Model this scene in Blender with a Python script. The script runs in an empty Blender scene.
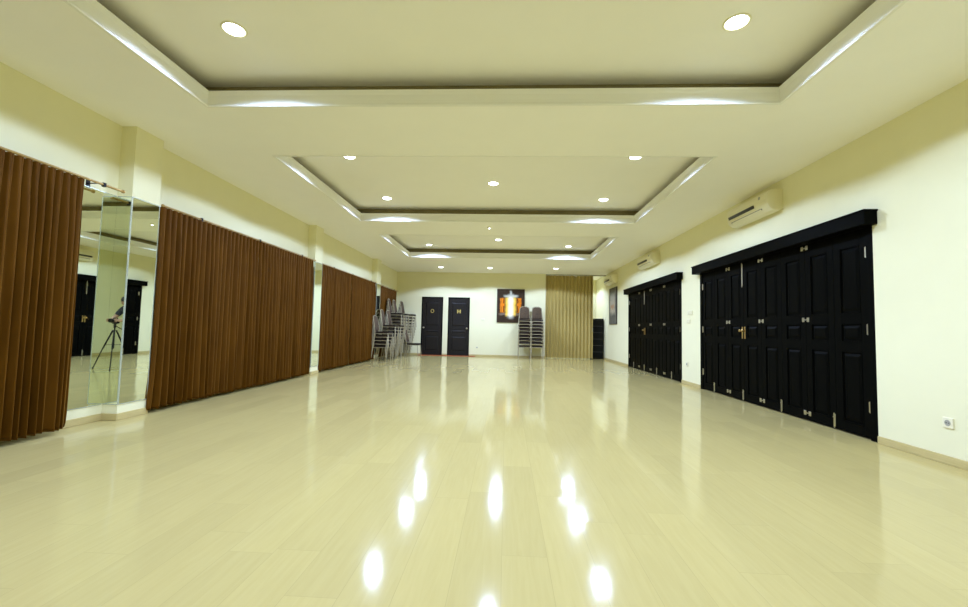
import bpy, bmesh, math, random
from mathutils import Vector, Matrix
random.seed(7)
scene = bpy.context.scene
COL = scene.collection
PI = math.pi

# ------------------------------------------------------------------ materials
def new_mat(name, color, rough=0.5, metal=0.0, spec=0.5, coat=0.0, coat_rough=0.1):
    m = bpy.data.materials.new(name); m.use_nodes = True
    b = m.node_tree.nodes['Principled BSDF']
    b.inputs['Base Color'].default_value = (*color, 1)
    b.inputs['Roughness'].default_value = rough
    b.inputs['Metallic'].default_value = metal
    b.inputs['Specular IOR Level'].default_value = spec
    b.inputs['Coat Weight'].default_value = coat
    b.inputs['Coat Roughness'].default_value = coat_rough
    return m

def nd(m, t, **kw):
    n = m.node_tree.nodes.new(t)
    for k, v in kw.items(): setattr(n, k, v)
    return n
def lk(m, a, b): m.node_tree.links.new(a, b)
def bsdf(m): return m.node_tree.nodes['Principled BSDF']

def add_variation(m, c1, c2, scale=(3, 3, 3), nscale=4.0, detail=4, bump=0.0, bscale=60):
    """noise mix between two colours in object space, optional fine bump"""
    tc = nd(m, 'ShaderNodeTexCoord'); mp = nd(m, 'ShaderNodeMapping')
    mp.inputs['Scale'].default_value = scale
    lk(m, tc.outputs['Object'], mp.inputs['Vector'])
    n = nd(m, 'ShaderNodeTexNoise'); n.inputs['Scale'].default_value = nscale; n.inputs['Detail'].default_value = detail
    lk(m, mp.outputs[0], n.inputs['Vector'])
    r = nd(m, 'ShaderNodeValToRGB')
    r.color_ramp.elements[0].position = 0.35; r.color_ramp.elements[0].color = (*c1, 1)
    r.color_ramp.elements[1].position = 0.65; r.color_ramp.elements[1].color = (*c2, 1)
    lk(m, n.outputs['Fac'], r.inputs['Fac']); lk(m, r.outputs['Color'], bsdf(m).inputs['Base Color'])
    if bump > 0:
        n2 = nd(m, 'ShaderNodeTexNoise'); n2.inputs['Scale'].default_value = bscale
        lk(m, mp.outputs[0], n2.inputs['Vector'])
        bp = nd(m, 'ShaderNodeBump'); bp.inputs['Strength'].default_value = bump; bp.inputs['Distance'].default_value = 0.002
        lk(m, n2.outputs['Fac'], bp.inputs['Height']); lk(m, bp.outputs[0], bsdf(m).inputs['Normal'])
    return m

M = {}
WALL = (0.82, 0.78, 0.50)
M['wall'] = add_variation(new_mat('cream wall paint', WALL, 0.75, spec=0.25), tuple(c*0.985 for c in WALL), WALL, nscale=1.5, bump=0.08, bscale=90)
M['ceiling'] = add_variation(new_mat('ceiling paint', (0.945, 0.925, 0.86), 0.85, spec=0.15), (0.94, 0.92, 0.855), (0.95, 0.93, 0.865), nscale=1.0)
M['moulding'] = new_mat('white moulding paint', (0.86, 0.85, 0.78), 0.6, spec=0.3)
M['baseboard'] = add_variation(new_mat('pale wood baseboard', (0.54, 0.43, 0.18), 0.4, spec=0.25), (0.51, 0.41, 0.165), (0.57, 0.46, 0.20), scale=(1, 1, 12), nscale=4)
M['black_door'] = add_variation(new_mat('black door paint', (0.006, 0.007, 0.006), 0.42, spec=0.05), (0.0024, 0.0024, 0.0016), (0.0036, 0.0036, 0.0026), scale=(12, 12, 1), nscale=5, bump=0.15, bscale=30)
bsdf(M['black_door']).inputs['IOR'].default_value = 1.22
M['far_door'] = add_variation(new_mat('dark brown door paint', (0.013, 0.010, 0.008), 0.45, spec=0.25), (0.010, 0.008, 0.006), (0.015, 0.011, 0.008), scale=(12, 12, 1), nscale=4)
M['steel'] = new_mat('brushed steel', (0.62, 0.58, 0.46), 0.3, 1.0)
M['brass'] = new_mat('brass', (0.55, 0.38, 0.14), 0.3, 1.0)
M['gold'] = new_mat('yellow lettering', (0.55, 0.42, 0.10), 0.45)
M['mirror'] = new_mat('mirror glass', (0.80, 0.86, 0.76), 0.012, 1.0)
M['mirror_edge'] = new_mat('mirror edge', (0.62, 0.68, 0.58), 0.25, 0.6)
M['rod'] = new_mat('gilt curtain rod', (0.50, 0.33, 0.12), 0.35, 0.6)
M['black_plastic'] = new_mat('black plastic', (0.008, 0.008, 0.007), 0.5, spec=0.2)
M['dark_rubber'] = new_mat('dark rubber', (0.02, 0.02, 0.02), 0.7)
M['ac'] = new_mat('ivory plastic', (0.80, 0.75, 0.50), 0.4)
M['ac_slot'] = new_mat('dark smoked plastic', (0.03, 0.028, 0.018), 0.3)
M['white_plastic'] = new_mat('white plastic', (0.80, 0.75, 0.52), 0.4)
M['grey_plastic'] = new_mat('grey plastic', (0.38, 0.37, 0.30), 0.5)
M['cabinet'] = new_mat('black lacquer', (0.005, 0.005, 0.004), 0.45, spec=0.12)
M['cabinet_edge'] = new_mat('dark grey edge', (0.07, 0.068, 0.055), 0.5)
M['red'] = add_variation(new_mat('red strip', (0.38, 0.075, 0.02), 0.5, spec=0.2), (0.34, 0.065, 0.018), (0.42, 0.09, 0.025), nscale=6)
M['chair_frame'] = new_mat('champagne metal tube', (0.40, 0.34, 0.20), 0.4, 0.35)
M['cushion'] = add_variation(new_mat('dark brown vinyl', (0.022, 0.013, 0.006), 0.55, spec=0.2), (0.018, 0.010, 0.005), (0.028, 0.017, 0.008), nscale=9)
M['chair_back'] = add_variation(new_mat('brown woven fabric', (0.09, 0.058, 0.034), 0.8, spec=0.2), (0.065, 0.042, 0.024), (0.12, 0.08, 0.046), nscale=14, bump=0.2, bscale=120)
M['skin'] = new_mat('skin', (0.50, 0.28, 0.17), 0.5)
M['hair'] = new_mat('black hair', (0.012, 0.009, 0.008), 0.45)
M['shirt'] = new_mat('dark shirt', (0.03, 0.03, 0.035), 0.85)
M['jeans'] = new_mat('dark trousers', (0.03, 0.035, 0.06), 0.85)
M['canvas_edge'] = new_mat('canvas edge', (0.04, 0.032, 0.025), 0.8)

def make_floor():
    m = new_mat('glossy laminate planks', (0.66, 0.56, 0.31), 0.2, spec=0.5)
    b = bsdf(m)
    tc = nd(m, 'ShaderNodeTexCoord'); mp = nd(m, 'ShaderNodeMapping')
    mp.inputs['Rotation'].default_value = (0, 0, PI/2)
    lk(m, tc.outputs['Object'], mp.inputs['Vector'])
    br = nd(m, 'ShaderNodeTexBrick')
    br.offset = 0.0; br.offset_frequency = 2
    br.inputs['Scale'].default_value = 1.0
    br.inputs['Brick Width'].default_value = 1.25; br.inputs['Row Height'].default_value = 0.2
    br.inputs['Mortar Size'].default_value = 0.0012; br.inputs['Mortar Smooth'].default_value = 0.1; br.inputs['Bias'].default_value = 0.0
    br.inputs['Color1'].default_value = (0.0, 0.0, 0.0, 1); br.inputs['Color2'].default_value = (1, 1, 1, 1)
    br.inputs['Mortar'].default_value = (0.5, 0.5, 0.5, 1)
    sx = nd(m, 'ShaderNodeSeparateXYZ'); lk(m, mp.outputs[0], sx.inputs[0])
    rw = nd(m, 'ShaderNodeMath', operation='DIVIDE'); rw.inputs[1].default_value = 0.2; lk(m, sx.outputs['Y'], rw.inputs[0])
    fl = nd(m, 'ShaderNodeMath', operation='FLOOR'); lk(m, rw.outputs[0], fl.inputs[0])
    wr = nd(m, 'ShaderNodeTexWhiteNoise', noise_dimensions='1D'); lk(m, fl.outputs[0], wr.inputs['W'])
    sh = nd(m, 'ShaderNodeMath', operation='MULTIPLY_ADD'); sh.inputs[1].default_value = 1.25; lk(m, wr.outputs['Value'], sh.inputs[0]); lk(m, sx.outputs['X'], sh.inputs[2])
    cx = nd(m, 'ShaderNodeCombineXYZ'); lk(m, sh.outputs[0], cx.inputs['X']); lk(m, sx.outputs['Y'], cx.inputs['Y'])
    lk(m, cx.outputs[0], br.inputs['Vector'])
    # grain stretched along the boards
    mp2 = nd(m, 'ShaderNodeMapping'); mp2.inputs['Scale'].default_value = (16, 1.1, 1)
    lk(m, tc.outputs['Object'], mp2.inputs['Vector'])
    off = nd(m, 'ShaderNodeVectorMath', operation='MULTIPLY_ADD')
    off.inputs[1].default_value = (7, 3, 5)
    lk(m, br.outputs['Color'], off.inputs[0]); lk(m, mp2.outputs[0], off.inputs[2])
    gn = nd(m, 'ShaderNodeTexNoise'); gn.inputs['Scale'].default_value = 3.0; gn.inputs['Detail'].default_value = 6; gn.inputs['Distortion'].default_value = 0.6
    lk(m, off.outputs[0], gn.inputs['Vector'])
    ra = nd(m, 'ShaderNodeValToRGB')
    ra.color_ramp.elements[0].position = 0.3; ra.color_ramp.elements[0].color = FLOOR_A
    ra.color_ramp.elements[1].position = 0.7; ra.color_ramp.elements[1].color = FLOOR_B
    lk(m, gn.outputs['Fac'], ra.inputs['Fac'])
    # each board a touch lighter or darker
    tone = nd(m, 'ShaderNodeMapRange'); tone.inputs['To Min'].default_value = 0.965; tone.inputs['To Max'].default_value = 1.03
    lk(m, br.outputs['Color'], tone.inputs['Value'])
    seam = nd(m, 'ShaderNodeMapRange'); seam.inputs['To Min'].default_value = 1.0; seam.inputs['To Max'].default_value = 0.86
    lk(m, br.outputs['Fac'], seam.inputs['Value'])
    mu = nd(m, 'ShaderNodeMath', operation='MULTIPLY'); lk(m, tone.outputs[0], mu.inputs[0]); lk(m, seam.outputs[0], mu.inputs[1])
    vm = nd(m, 'ShaderNodeVectorMath', operation='SCALE'); lk(m, ra.outputs['Color'], vm.inputs[0]); lk(m, mu.outputs[0], vm.inputs['Scale'])
    lk(m, vm.outputs[0], b.inputs['Base Color'])
    # boards lie very slightly out of level with one another
    wn = nd(m, 'ShaderNodeTexWhiteNoise', noise_dimensions='3D'); lk(m, br.outputs['Color'], wn.inputs['Vector'])
    sub = nd(m, 'ShaderNodeVectorMath', operation='SUBTRACT'); sub.inputs[1].default_value = (0.5, 0.5, 0.5)
    lk(m, wn.outputs['Color'], sub.inputs[0])
    sc = nd(m, 'ShaderNodeVectorMath', operation='MULTIPLY'); sc.inputs[1].default_value = (0.026, 0.02, 0.0)
    lk(m, sub.outputs[0], sc.inputs[0])
    geo = nd(m, 'ShaderNodeNewGeometry')
    ad = nd(m, 'ShaderNodeVectorMath', operation='ADD'); lk(m, geo.outputs['Normal'], ad.inputs[0]); lk(m, sc.outputs[0], ad.inputs[1])
    no = nd(m, 'ShaderNodeVectorMath', operation='NORMALIZE'); lk(m, ad.outputs[0], no.inputs[0])
    wv = nd(m, 'ShaderNodeTexNoise'); wv.inputs['Scale'].default_value = 2.2; lk(m, tc.outputs['Object'], wv.inputs['Vector'])
    bp = nd(m, 'ShaderNodeBump'); bp.inputs['Strength'].default_value = 0.12; bp.inputs['Distance'].default_value = 0.004
    lk(m, wv.outputs['Fac'], bp.inputs['Height']); lk(m, no.outputs[0], bp.inputs['Normal'])
    lk(m, bp.outputs[0], b.inputs['Normal'])
    return m
FLOOR_A = (0.480, 0.388, 0.150, 1); FLOOR_B = (0.505, 0.412, 0.165, 1)
M['floor'] = make_floor()
bsdf(M['floor']).inputs['IOR'].default_value = 1.21
bsdf(M['floor']).inputs['Roughness'].default_value = 0.10

def make_curtain_mat():
    m = new_mat('brown satin', (0.11, 0.05, 0.016), 0.5, spec=0.07)
    b = bsdf(m); b.inputs['Sheen Weight'].default_value = 0.26; b.inputs['Sheen Roughness'].default_value = 0.4
    b.inputs['Sheen Tint'].default_value = (0.9, 0.45, 0.05, 1)
    add_variation(m, (0.085, 0.032, 0.0022), (0.115, 0.045, 0.0035), scale=(1, 3, 0.6), nscale=3, bump=0.25, bscale=25)
    return m
M['curtain'] = make_curtain_mat()
def make_accordion_mat():
    m = new_mat('tan leatherette', (0.36, 0.26, 0.13), 0.45)
    add_variation(m, (0.42, 0.32, 0.10), (0.47, 0.36, 0.115), scale=(1, 1, 0.3), nscale=2)
    return m
M['accordion'] = make_accordion_mat()
def emit_mat(name, color, s):
    m = bpy.data.materials.new(name); m.use_nodes = True; nt = m.node_tree
    nt.nodes.remove(nt.nodes['Principled BSDF'])
    e = nt.nodes.new('ShaderNodeEmission'); e.inputs['Color'].default_value = (*color, 1); e.inputs['Strength'].default_value = s
    nt.links.new(e.outputs[0], nt.nodes['Material Output'].inputs['Surface']); return m
LIGHT = (0.80, 1.04, 1.66)
M['lamp'] = emit_mat('lit lamp glass', (0.9, 1.0, 1.0), 14)

# ------------------------------------------------------------------ helpers
class MB:
    def __init__(s): s.bm = bmesh.new()
    def box(s, x0, x1, y0, y1, z0, z1, bev=0.0, seg=2):
        g = bmesh.ops.create_cube(s.bm, size=1.0)['verts']
        for v in g:
            v.co = Vector(((x0+x1)/2 + v.co.x*(x1-x0), (y0+y1)/2 + v.co.y*(y1-y0), (z0+z1)/2 + v.co.z*(z1-z0)))
        if bev > 0:
            es = list({e for v in g for e in v.link_edges})
            bmesh.ops.bevel(s.bm, geom=es, offset=bev, segments=seg, affect='EDGES', profile=0.5)
        return s
    def tube(s, pts, r, n=8, cap=True):
        pts = [Vector(p) for p in pts]; rs = r if isinstance(r, (list, tuple)) else [r]*len(pts)
        rings = []; up = None
        for i, p in enumerate(pts):
            d = (pts[min(i+1, len(pts)-1)] - pts[max(i-1, 0)]).normalized()
            if up is None:
                up = Vector((0, 0, 1)) if abs(d.z) < 0.9 else Vector((1, 0, 0))
            a = d.cross(up).normalized(); bb = a.cross(d).normalized(); up = bb
            rings.append([s.bm.verts.new(p + (a*math.cos(2*PI*k/n) + bb*math.sin(2*PI*k/n))*rs[i]) for k in range(n)])
        for A, B in zip(rings, rings[1:]):
            for k in range(n): s.bm.faces.new((A[k], A[(k+1) % n], B[(k+1) % n], B[k]))
        if cap: s.bm.faces.new(rings[0][::-1]); s.bm.faces.new(rings[-1])
        return s
    def lathe(s, prof, n=24, axis='z', origin=(0, 0, 0)):
        o = Vector(origin); rings = []
        for r, h in prof:
            ring = []
            for k in range(n):
                a = 2*PI*k/n; c, t = math.cos(a)*r, math.sin(a)*r
                v = {'z': (c, t, h), 'x': (h, c, t), 'y': (c, h, t)}[axis]
                ring.append(s.bm.verts.new(o + Vector(v)))
            rings.append(ring)
        for A, B in zip(rings, rings[1:]):
            for k in range(n): s.bm.faces.new((A[k], A[(k+1) % n], B[(k+1) % n], B[k]))
        s.bm.faces.new(rings[0][::-1]); s.bm.faces.new(rings[-1])
        return s
    def prism(s, poly, a, b, axis='y', bev=0.0):
        """polygon in the plane across `axis`, extruded from a to b. axis y: poly=(x,z); axis x: (y,z); axis z: (x,y)"""
        def P(p, t): return {'y': (p[0], t, p[1]), 'x': (t, p[0], p[1]), 'z': (p[0], p[1], t)}[axis]
        A = [s.bm.verts.new(P(p, a)) for p in poly]; B = [s.bm.verts.new(P(p, b)) for p in poly]
        n = len(poly); fs = []
        for k in range(n): fs.append(s.bm.faces.new((A[k], A[(k+1) % n], B[(k+1) % n], B[k])))
        fs.append(s.bm.faces.new(A[::-1])); fs.append(s.bm.faces.new(B))
        if bev > 0:
            es = list({e for f in fs for e in f.edges})
            bmesh.ops.bevel(s.bm, geom=es, offset=bev, segments=2, affect='EDGES', profile=0.5)
        return s
    def ellipsoid(s, c, r, u=16, v=10, rot=None):
        g = bmesh.ops.create_uvsphere(s.bm, u_segments=u, v_segments=v, radius=1.0)['verts']
        for w in g:
            p = Vector((w.co.x*r[0], w.co.y*r[1], w.co.z*r[2]))
            if rot is not None: p = rot @ p
            w.co = p + Vector(c)
        return s
    def xf(s, mat):
        for v in s.bm.verts: v.co = mat @ v.co
        return s
    def build(s, name, mat, parent=None, smooth=None):
        bmesh.ops.recalc_face_normals(s.bm, faces=s.bm.faces[:])
        me = bpy.data.meshes.new(name); s.bm.to_mesh(me); s.bm.free()
        me.materials.append(mat if not isinstance(mat, str) else M[mat])
        if smooth:
            me.polygons.foreach_set('use_smooth', [True]*len(me.polygons))
            try: me.set_sharp_from_angle(angle=math.radians(smooth))
            except Exception: pass
        o = bpy.data.objects.new(name, me); COL.objects.link(o)
        if parent is not None: o.parent = parent
        return o

def tag(o, label, cat, group=None, kind=None):
    o['label'] = label; o['category'] = cat
    if group: o['group'] = group
    if kind: o['kind'] = kind
    return o
def empty(name, loc=(0, 0, 0), rz=0.0):
    o = bpy.data.objects.new(name, None); o.empty_display_size = 0.1; COL.objects.link(o)
    o.location = loc; o.rotation_euler = (0, 0, rz); return o
def thing(name, label, cat, loc=(0, 0, 0), rz=0.0, group=None, kind=None):
    return tag(empty(name, loc, rz), label, cat, group, kind)
def dup(root, loc, rz=None):
    r = root.copy(); COL.objects.link(r); r.location = loc
    if rz is not None: r.rotation_euler = (0, 0, rz)
    for ch in list(root.children):
        c = ch.copy(); COL.objects.link(c); c.parent = r
        for g in list(ch.children):
            d = g.copy(); COL.objects.link(d); d.parent = c
    return r

# ------------------------------------------------------------------ dimensions
H = 3.03                    # lower ceiling
XR = 3.558                  # right wall
XL = -4.05                  # left wall
XP = -3.89                  # face of the pilasters
YB = 15.65                  # far wall
YA = 17.35                  # back of the alcove
YR = -4.6                   # wall behind the camera
D1 = (4.36, 8.13); D2 = (8.96, 12.81); DZ = 2.12
ACX = 1.40                  # left edge of the folding partition

# ------------------------------------------------------------------ setting
MB().box(XL-0.15, XR+0.15, YR-0.15, YA+0.15, -0.12, 0).build('floor', 'floor')
tag(bpy.data.objects['floor'], 'glossy pale wood plank floor of the whole hall', 'floor', kind='structure')

w = MB(); T = 0.15
ys = [YR-0.15, D1[0], D1[1], D2[0], D2[1], YA+0.15]
w.box(XR, XR+T, ys[0], ys[1], 0, H+0.3); w.box(XR, XR+T, ys[2], ys[3], 0, H+0.3); w.box(XR, XR+T, ys[4], ys[5], 0, H+0.3)
for a, b in (D1, D2): w.box(XR, XR+T, a, b, DZ, H+0.3)
tag(w.build('wall_right', 'wall'), 'long cream wall with two black folding door sets', 'wall', kind='structure')

w = MB().box(XL-T, XL, YR-0.15, YB+T, 0, H+0.3)
tag(w.build('wall_left', 'wall'), 'long cream wall with brown curtains and pilasters', 'wall', kind='structure')
PIL = [(4.20, 4.555), (8.49, 8.835), (12.68, 13.06)]
PLAB = ['nearest square cream pilaster with mirrors, at the near end of the long brown curtains',
        'middle square cream pilaster between the two long runs of brown curtain',
        'farthest square cream pilaster beside the stacked chairs']
for i, (a, b) in enumerate(PIL):
    p = MB().box(XL-0.02, XP, a, b, 0, H+0.1).build('trim_%d' % (i+1), 'wall')
    tag(p, PLAB[i], 'pilaster', kind='structure')

FD = [(-3.10, -2.315), (-2.125, -1.335)]; FZ = 2.125
w = MB()
xs = [XL, FD[0][0], FD[0][1], FD[1][0], FD[1][1], ACX]
for k in (0, 2, 4): w.box(xs[k], xs[k+1], YB, YB+T, 0, H+0.3)
for a, b in FD: w.box(a, b, YB, YB+T, FZ, H+0.3)
tag(w.build('wall_far', 'wall'), 'cream end wall with two dark doors', 'wall', kind='structure')
w = MB().box(ACX-T, XR+T, YA, YA+T, 0, H+0.3).box(ACX-T, ACX, YB+T, YA, 0, H+0.3)
tag(w.build('wall_alcove', 'wall'), 'white wall of the recess behind the folding partition', 'wall', kind='structure')
w = MB().box(XL-T, XR+T, YR-T, YR, 0, H+0.3)
tag(w.build('wall_rear', 'wall'), 'plain cream wall behind the photographer', 'wall', kind='structure')

# ceiling with recessed trays -------------------------------------------------
TRAYS = [(-3.75, -0.62), (0.65, 3.80), (4.97, 8.08), (9.31, 12.28)]
IX = (-2.84, 2.357)
LEDGE, COVE = 0.012, 0.15
ZU = H + 0.27
c = MB()
oy = [(a-LEDGE, b+LEDGE) for a, b in TRAYS]
cuts = [YR-T] + [v for p in oy for v in p] + [YA+T]
for k in range(0, len(cuts), 2): c.box(XL-T, XR+T, cuts[k], cuts[k+1], H, H+0.03)
for a, b in oy:
    c.box(XL-T, IX[0]-LEDGE, a, b, H, H+0.03); c.box(IX[1]+LEDGE, XR+T, a, b, H, H+0.03)
for a, b in TRAYS:
    x0, x1, y0, y1 = IX[0]-COVE, IX[1]+COVE, a-COVE, b+COVE
    c.box(x0-0.03, x1+0.03, y0-0.03, y1+0.03, ZU, ZU+0.04)
tag(c.build('ceiling', 'ceiling'), 'cream plaster ceiling with recessed rectangular trays', 'ceiling', kind='structure')

PROF = [(0.02, 0.0), (0.018, -0.006), (-0.004, -0.006), (-0.008, 0.004), (-0.004, 0.014), (0.001, 0.022), (0.003, 0.05), (0.001, 0.10),
        (-0.006, 0.125), (-0.009, 0.135), (-0.009, 0.145), (0.03, 0.145), (0.03, 0.03)]
TL = ['moulding round the recess behind the camera', 'white moulding round the nearest ceiling recess', 'white moulding round the middle ceiling recess', 'white moulding round the farthest ceiling recess']
for i, (a, b) in enumerate(TRAYS):
    mb = MB(); loops = []
    for d, z in PROF:
        loops.append([mb.bm.verts.new((x, y, H+z)) for x, y in ((IX[0]-d, a-d), (IX[1]+d, a-d), (IX[1]+d, b+d), (IX[0]-d, b+d))])
    for A, B in zip(loops, loops[1:]+loops[:1]):
        for k in range(4): mb.bm.faces.new((A[k], A[(k+1) % 4], B[(k+1) % 4], B[k]))
    tag(mb.build('trim_%d' % (i+4), 'moulding'), TL[i], 'ceiling moulding', kind='structure')

CL = ['bare brown board at the back of the cove behind the camera', 'bare brown board at the back of the cove in the nearest ceiling recess',
      'bare brown board at the back of the cove in the middle ceiling recess', 'bare brown board at the back of the cove in the farthest ceiling recess']
M['cove_board'] = add_variation(new_mat('bare brown board', (0.30, 0.25, 0.12), 0.8, spec=0.1), (0.28, 0.23, 0.11), (0.32, 0.27, 0.13), nscale=3)  # shade inside the cove is put into this brown wall colour
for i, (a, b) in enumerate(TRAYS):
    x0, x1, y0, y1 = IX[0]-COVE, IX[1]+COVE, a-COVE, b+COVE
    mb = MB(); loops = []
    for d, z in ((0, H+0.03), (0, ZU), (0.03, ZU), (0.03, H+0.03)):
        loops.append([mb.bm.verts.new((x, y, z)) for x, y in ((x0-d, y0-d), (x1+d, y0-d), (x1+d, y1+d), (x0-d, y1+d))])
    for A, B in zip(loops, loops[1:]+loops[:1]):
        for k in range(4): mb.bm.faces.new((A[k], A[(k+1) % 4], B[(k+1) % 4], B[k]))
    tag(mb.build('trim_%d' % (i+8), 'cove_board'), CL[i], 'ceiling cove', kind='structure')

# baseboards ------------------------------------------------------------------
BH, BT = 0.068, 0.014
def bb(mb, x0, x1, y0, y1): mb.box(x0, x1, y0, y1, 0, BH, 0.003, 1)
m_ = MB()
for a, b in ((YR, D1[0]-0.002), (D1[1]+0.002, D2[0]-0.002), (D2[1]+0.002, YA)): bb(m_, XR-BT, XR, a, b)
tag(m_.build('baseboard_right', 'baseboard'), 'pale wood baseboard along the wall of black folding doors', 'baseboard', kind='structure')
m_ = MB(); prev = YR
for a, b in PIL:
    bb(m_, XL, XL+BT, prev, a); bb(m_, XL, XP+BT, a-BT, a); bb(m_, XP, XP+BT, a, b); bb(m_, XL, XP+BT, b, b+BT); prev = b
bb(m_, XL, XL+BT, prev, YB)
tag(m_.build('baseboard_left', 'baseboard'), 'pale wood baseboard stepping round the pilasters', 'baseboard', kind='structure')
m_ = MB()
for k in (0, 2, 4): bb(m_, xs[k], xs[k+1], YB-BT, YB)
tag(m_.build('baseboard_far', 'baseboard'), 'pale wood baseboard along the end wall', 'baseboard', kind='structure')

# ------------------------------------------------------------------ folding doors in the right wall
def leaf_mesh(wd, ht, th=0.04, zones=None, bev=0.014):
    """leaf in local y (0..wd), z (0..ht), front face at x=0 looking to -x, with sunk and fielded panels"""
    mb = MB(); bm = mb.bm
    sw = 0.095; rows = zones or [(0.10, 0.83), (0.935, 1.12), (1.23, 1.92)]
    mb.box(0.012, th, 0.002, wd-0.002, 0, ht)
    mb.box(0, 0.012, 0.002, sw, 0, ht, 0.002, 1); mb.box(0, 0.012, wd-sw, wd-0.002, 0, ht, 0.002, 1)
    zz = [0] + [v for r in rows for v in r] + [ht]
    for k in range(0, len(zz), 2): mb.box(0, 0.012, sw, wd-sw, zz[k], zz[k+1])
    for z0, z1 in rows:           # raised field with sloped margins
        y0, y1 = sw, wd-sw; g = 0.018; s_ = 0.03
        o = [bm.verts.new((0.012, y, z)) for y, z in ((y0+g, z0+g), (y1-g, z0+g), (y1-g, z1-g), (y0+g, z1-g))]
        n = [bm.verts.new((0.001, y, z)) for y, z in ((y0+g+s_, z0+g+s_), (y1-g-s_, z0+g+s_), (y1-g-s_, z1-g-s_), (y0+g+s_, z1-g-s_))]
        for k in range(4): bm.faces.new((o[k], o[(k+1) % 4], n[(k+1) % 4], n[k]))
        bm.faces.new(n); bm.faces.new(o[::-1])
        t = 0.006                 # bead round the sunk panel
        for (a0, a1, b0, b1) in ((y0, y0+t, z0, z1), (y1-t, y1, z0, z1), (y0, y1, z0, z0+t), (y0, y1, z1-t, z1)):
            mb.box(-0.004, 0.012, a0, a1, b0, b1)
    return mb

def butterfly(mb, y, z):
    for s_ in (-1, 1): mb.box(-0.006, 0, y+s_*0.040-0.020, y+s_*0.040+0.020, z-0.026, z+0.026, 0.003, 1)
    mb.box(-0.0015, 0, y-0.022, y+0.022, z-0.006, z+0.006)
def folding_door(name, label, y0, y1):
    root = thing(name, label, 'folding door', (XR, (y0+y1)/2, 0), kind='structure')
    yo = -(y0+y1)/2
    fr = MB(); J = 0.085
    fr.box(0.0, 0.10, y0+yo, y0+yo+J, 0, DZ); fr.box(0.0, 0.10, y1+yo-J, y1+yo, 0, DZ); fr.box(0.0, 0.10, y0+yo, y1+yo, DZ-0.022, DZ)
    fr.build('door_frame', 'black_door', root)
    wd = (y1-y0-2*J)/8; z0 = 0.018; ht = DZ-0.022-z0-0.004
    base = leaf_mesh(wd, ht).build('leaf', 'black_door', root)
    leaves = []
    for k in range(8):                # k = 0 farthest from the camera
        l = base if k == 0 else base.copy()
        if k: COL.objects.link(l); l.parent = root
        l.location = (0.012, y1+yo-J-wd*(k+1), z0); leaves.append(l)
    for k in (1, 3, 5):               # paired hinges sit on the leaf beside the fold
        for zc in (2.035, 1.175, 0.075):
            h = MB(); butterfly(h, 0, zc); h.build('hinge', 'steel', leaves[k], 30)
    for k in (0, 2, 4, 6):            # flush bolts at the foot of the free stiles
        h = MB(); h.box(-0.008, 0, 0.012, 0.034, 0.015, 0.15, 0.003, 1); h.tube([(-0.010, 0.023, 0.0), (-0.010, 0.023, 0.16)], 0.006, 6)
        h.box(-0.020, -0.006, 0.016, 0.030, 0.11, 0.125, 0.002, 1)
        h.build('bolt', 'steel', leaves[k], 30)
    h = MB(); h.box(-0.008, 0, 0.012, 0.030, 1.72, 2.05, 0.003, 1); h.tube([(-0.010, 0.021, 1.70), (-0.010, 0.021, 2.07)], 0.005, 6)
    h.build('bolt', 'steel', leaves[2], 30)
    for k, yy in ((2, 0.034), (3, wd-0.034)):
        h = MB(); h.box(-0.006, 0, yy-0.016, yy+0.016, 0.92, 1.10, 0.003, 1)
        h.tube([(-0.006, yy, 1.04), (-0.040, yy, 1.04)], 0.009, 8); h.lathe([(0.010, -0.058), (0.019, -0.05), (0.019, -0.04), (0.010, -0.036)], 12, 'x', (0, yy, 1.04))
        h.lathe([(0.009, -0.010), (0.009, 0.0)], 10, 'x', (0, yy, 0.955))
        h.build('handle', 'brass', leaves[k], 30)
    for k, zc in ((7, 1.83), (7, 1.06), (7, 0.30), (0, 1.83), (0, 1.06), (0, 0.30)):
        yy = 0.006 if k == 7 else wd-0.006
        h = MB(); h.box(-0.004, 0, yy-0.004 if k == 7 else yy-0.02, yy+0.02 if k == 7 else yy+0.004, zc-0.05, zc+0.05); h.tube([(-0.006, yy, zc-0.055), (-0.006, yy, zc+0.055)], 0.006, 6)
        h.build('hinge', 'steel', leaves[k], 30)
    p = MB(); p.box(-0.125, 0, y0+yo-0.065, y1+yo+0.055, 2.092, 2.238, 0.004, 1)
    p.box(-0.135, 0, y0+yo-0.075, y1+yo+0.065, 2.222, 2.238, 0.003, 1)
    p.build('header_box', 'black_door', root)
    return root
folding_door('door_1', 'nearer and wider-looking set of black panelled folding doors in the right wall', *D1)
folding_door('door_2', 'farther set of black panelled folding doors under the second air conditioner', *D2)

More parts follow.
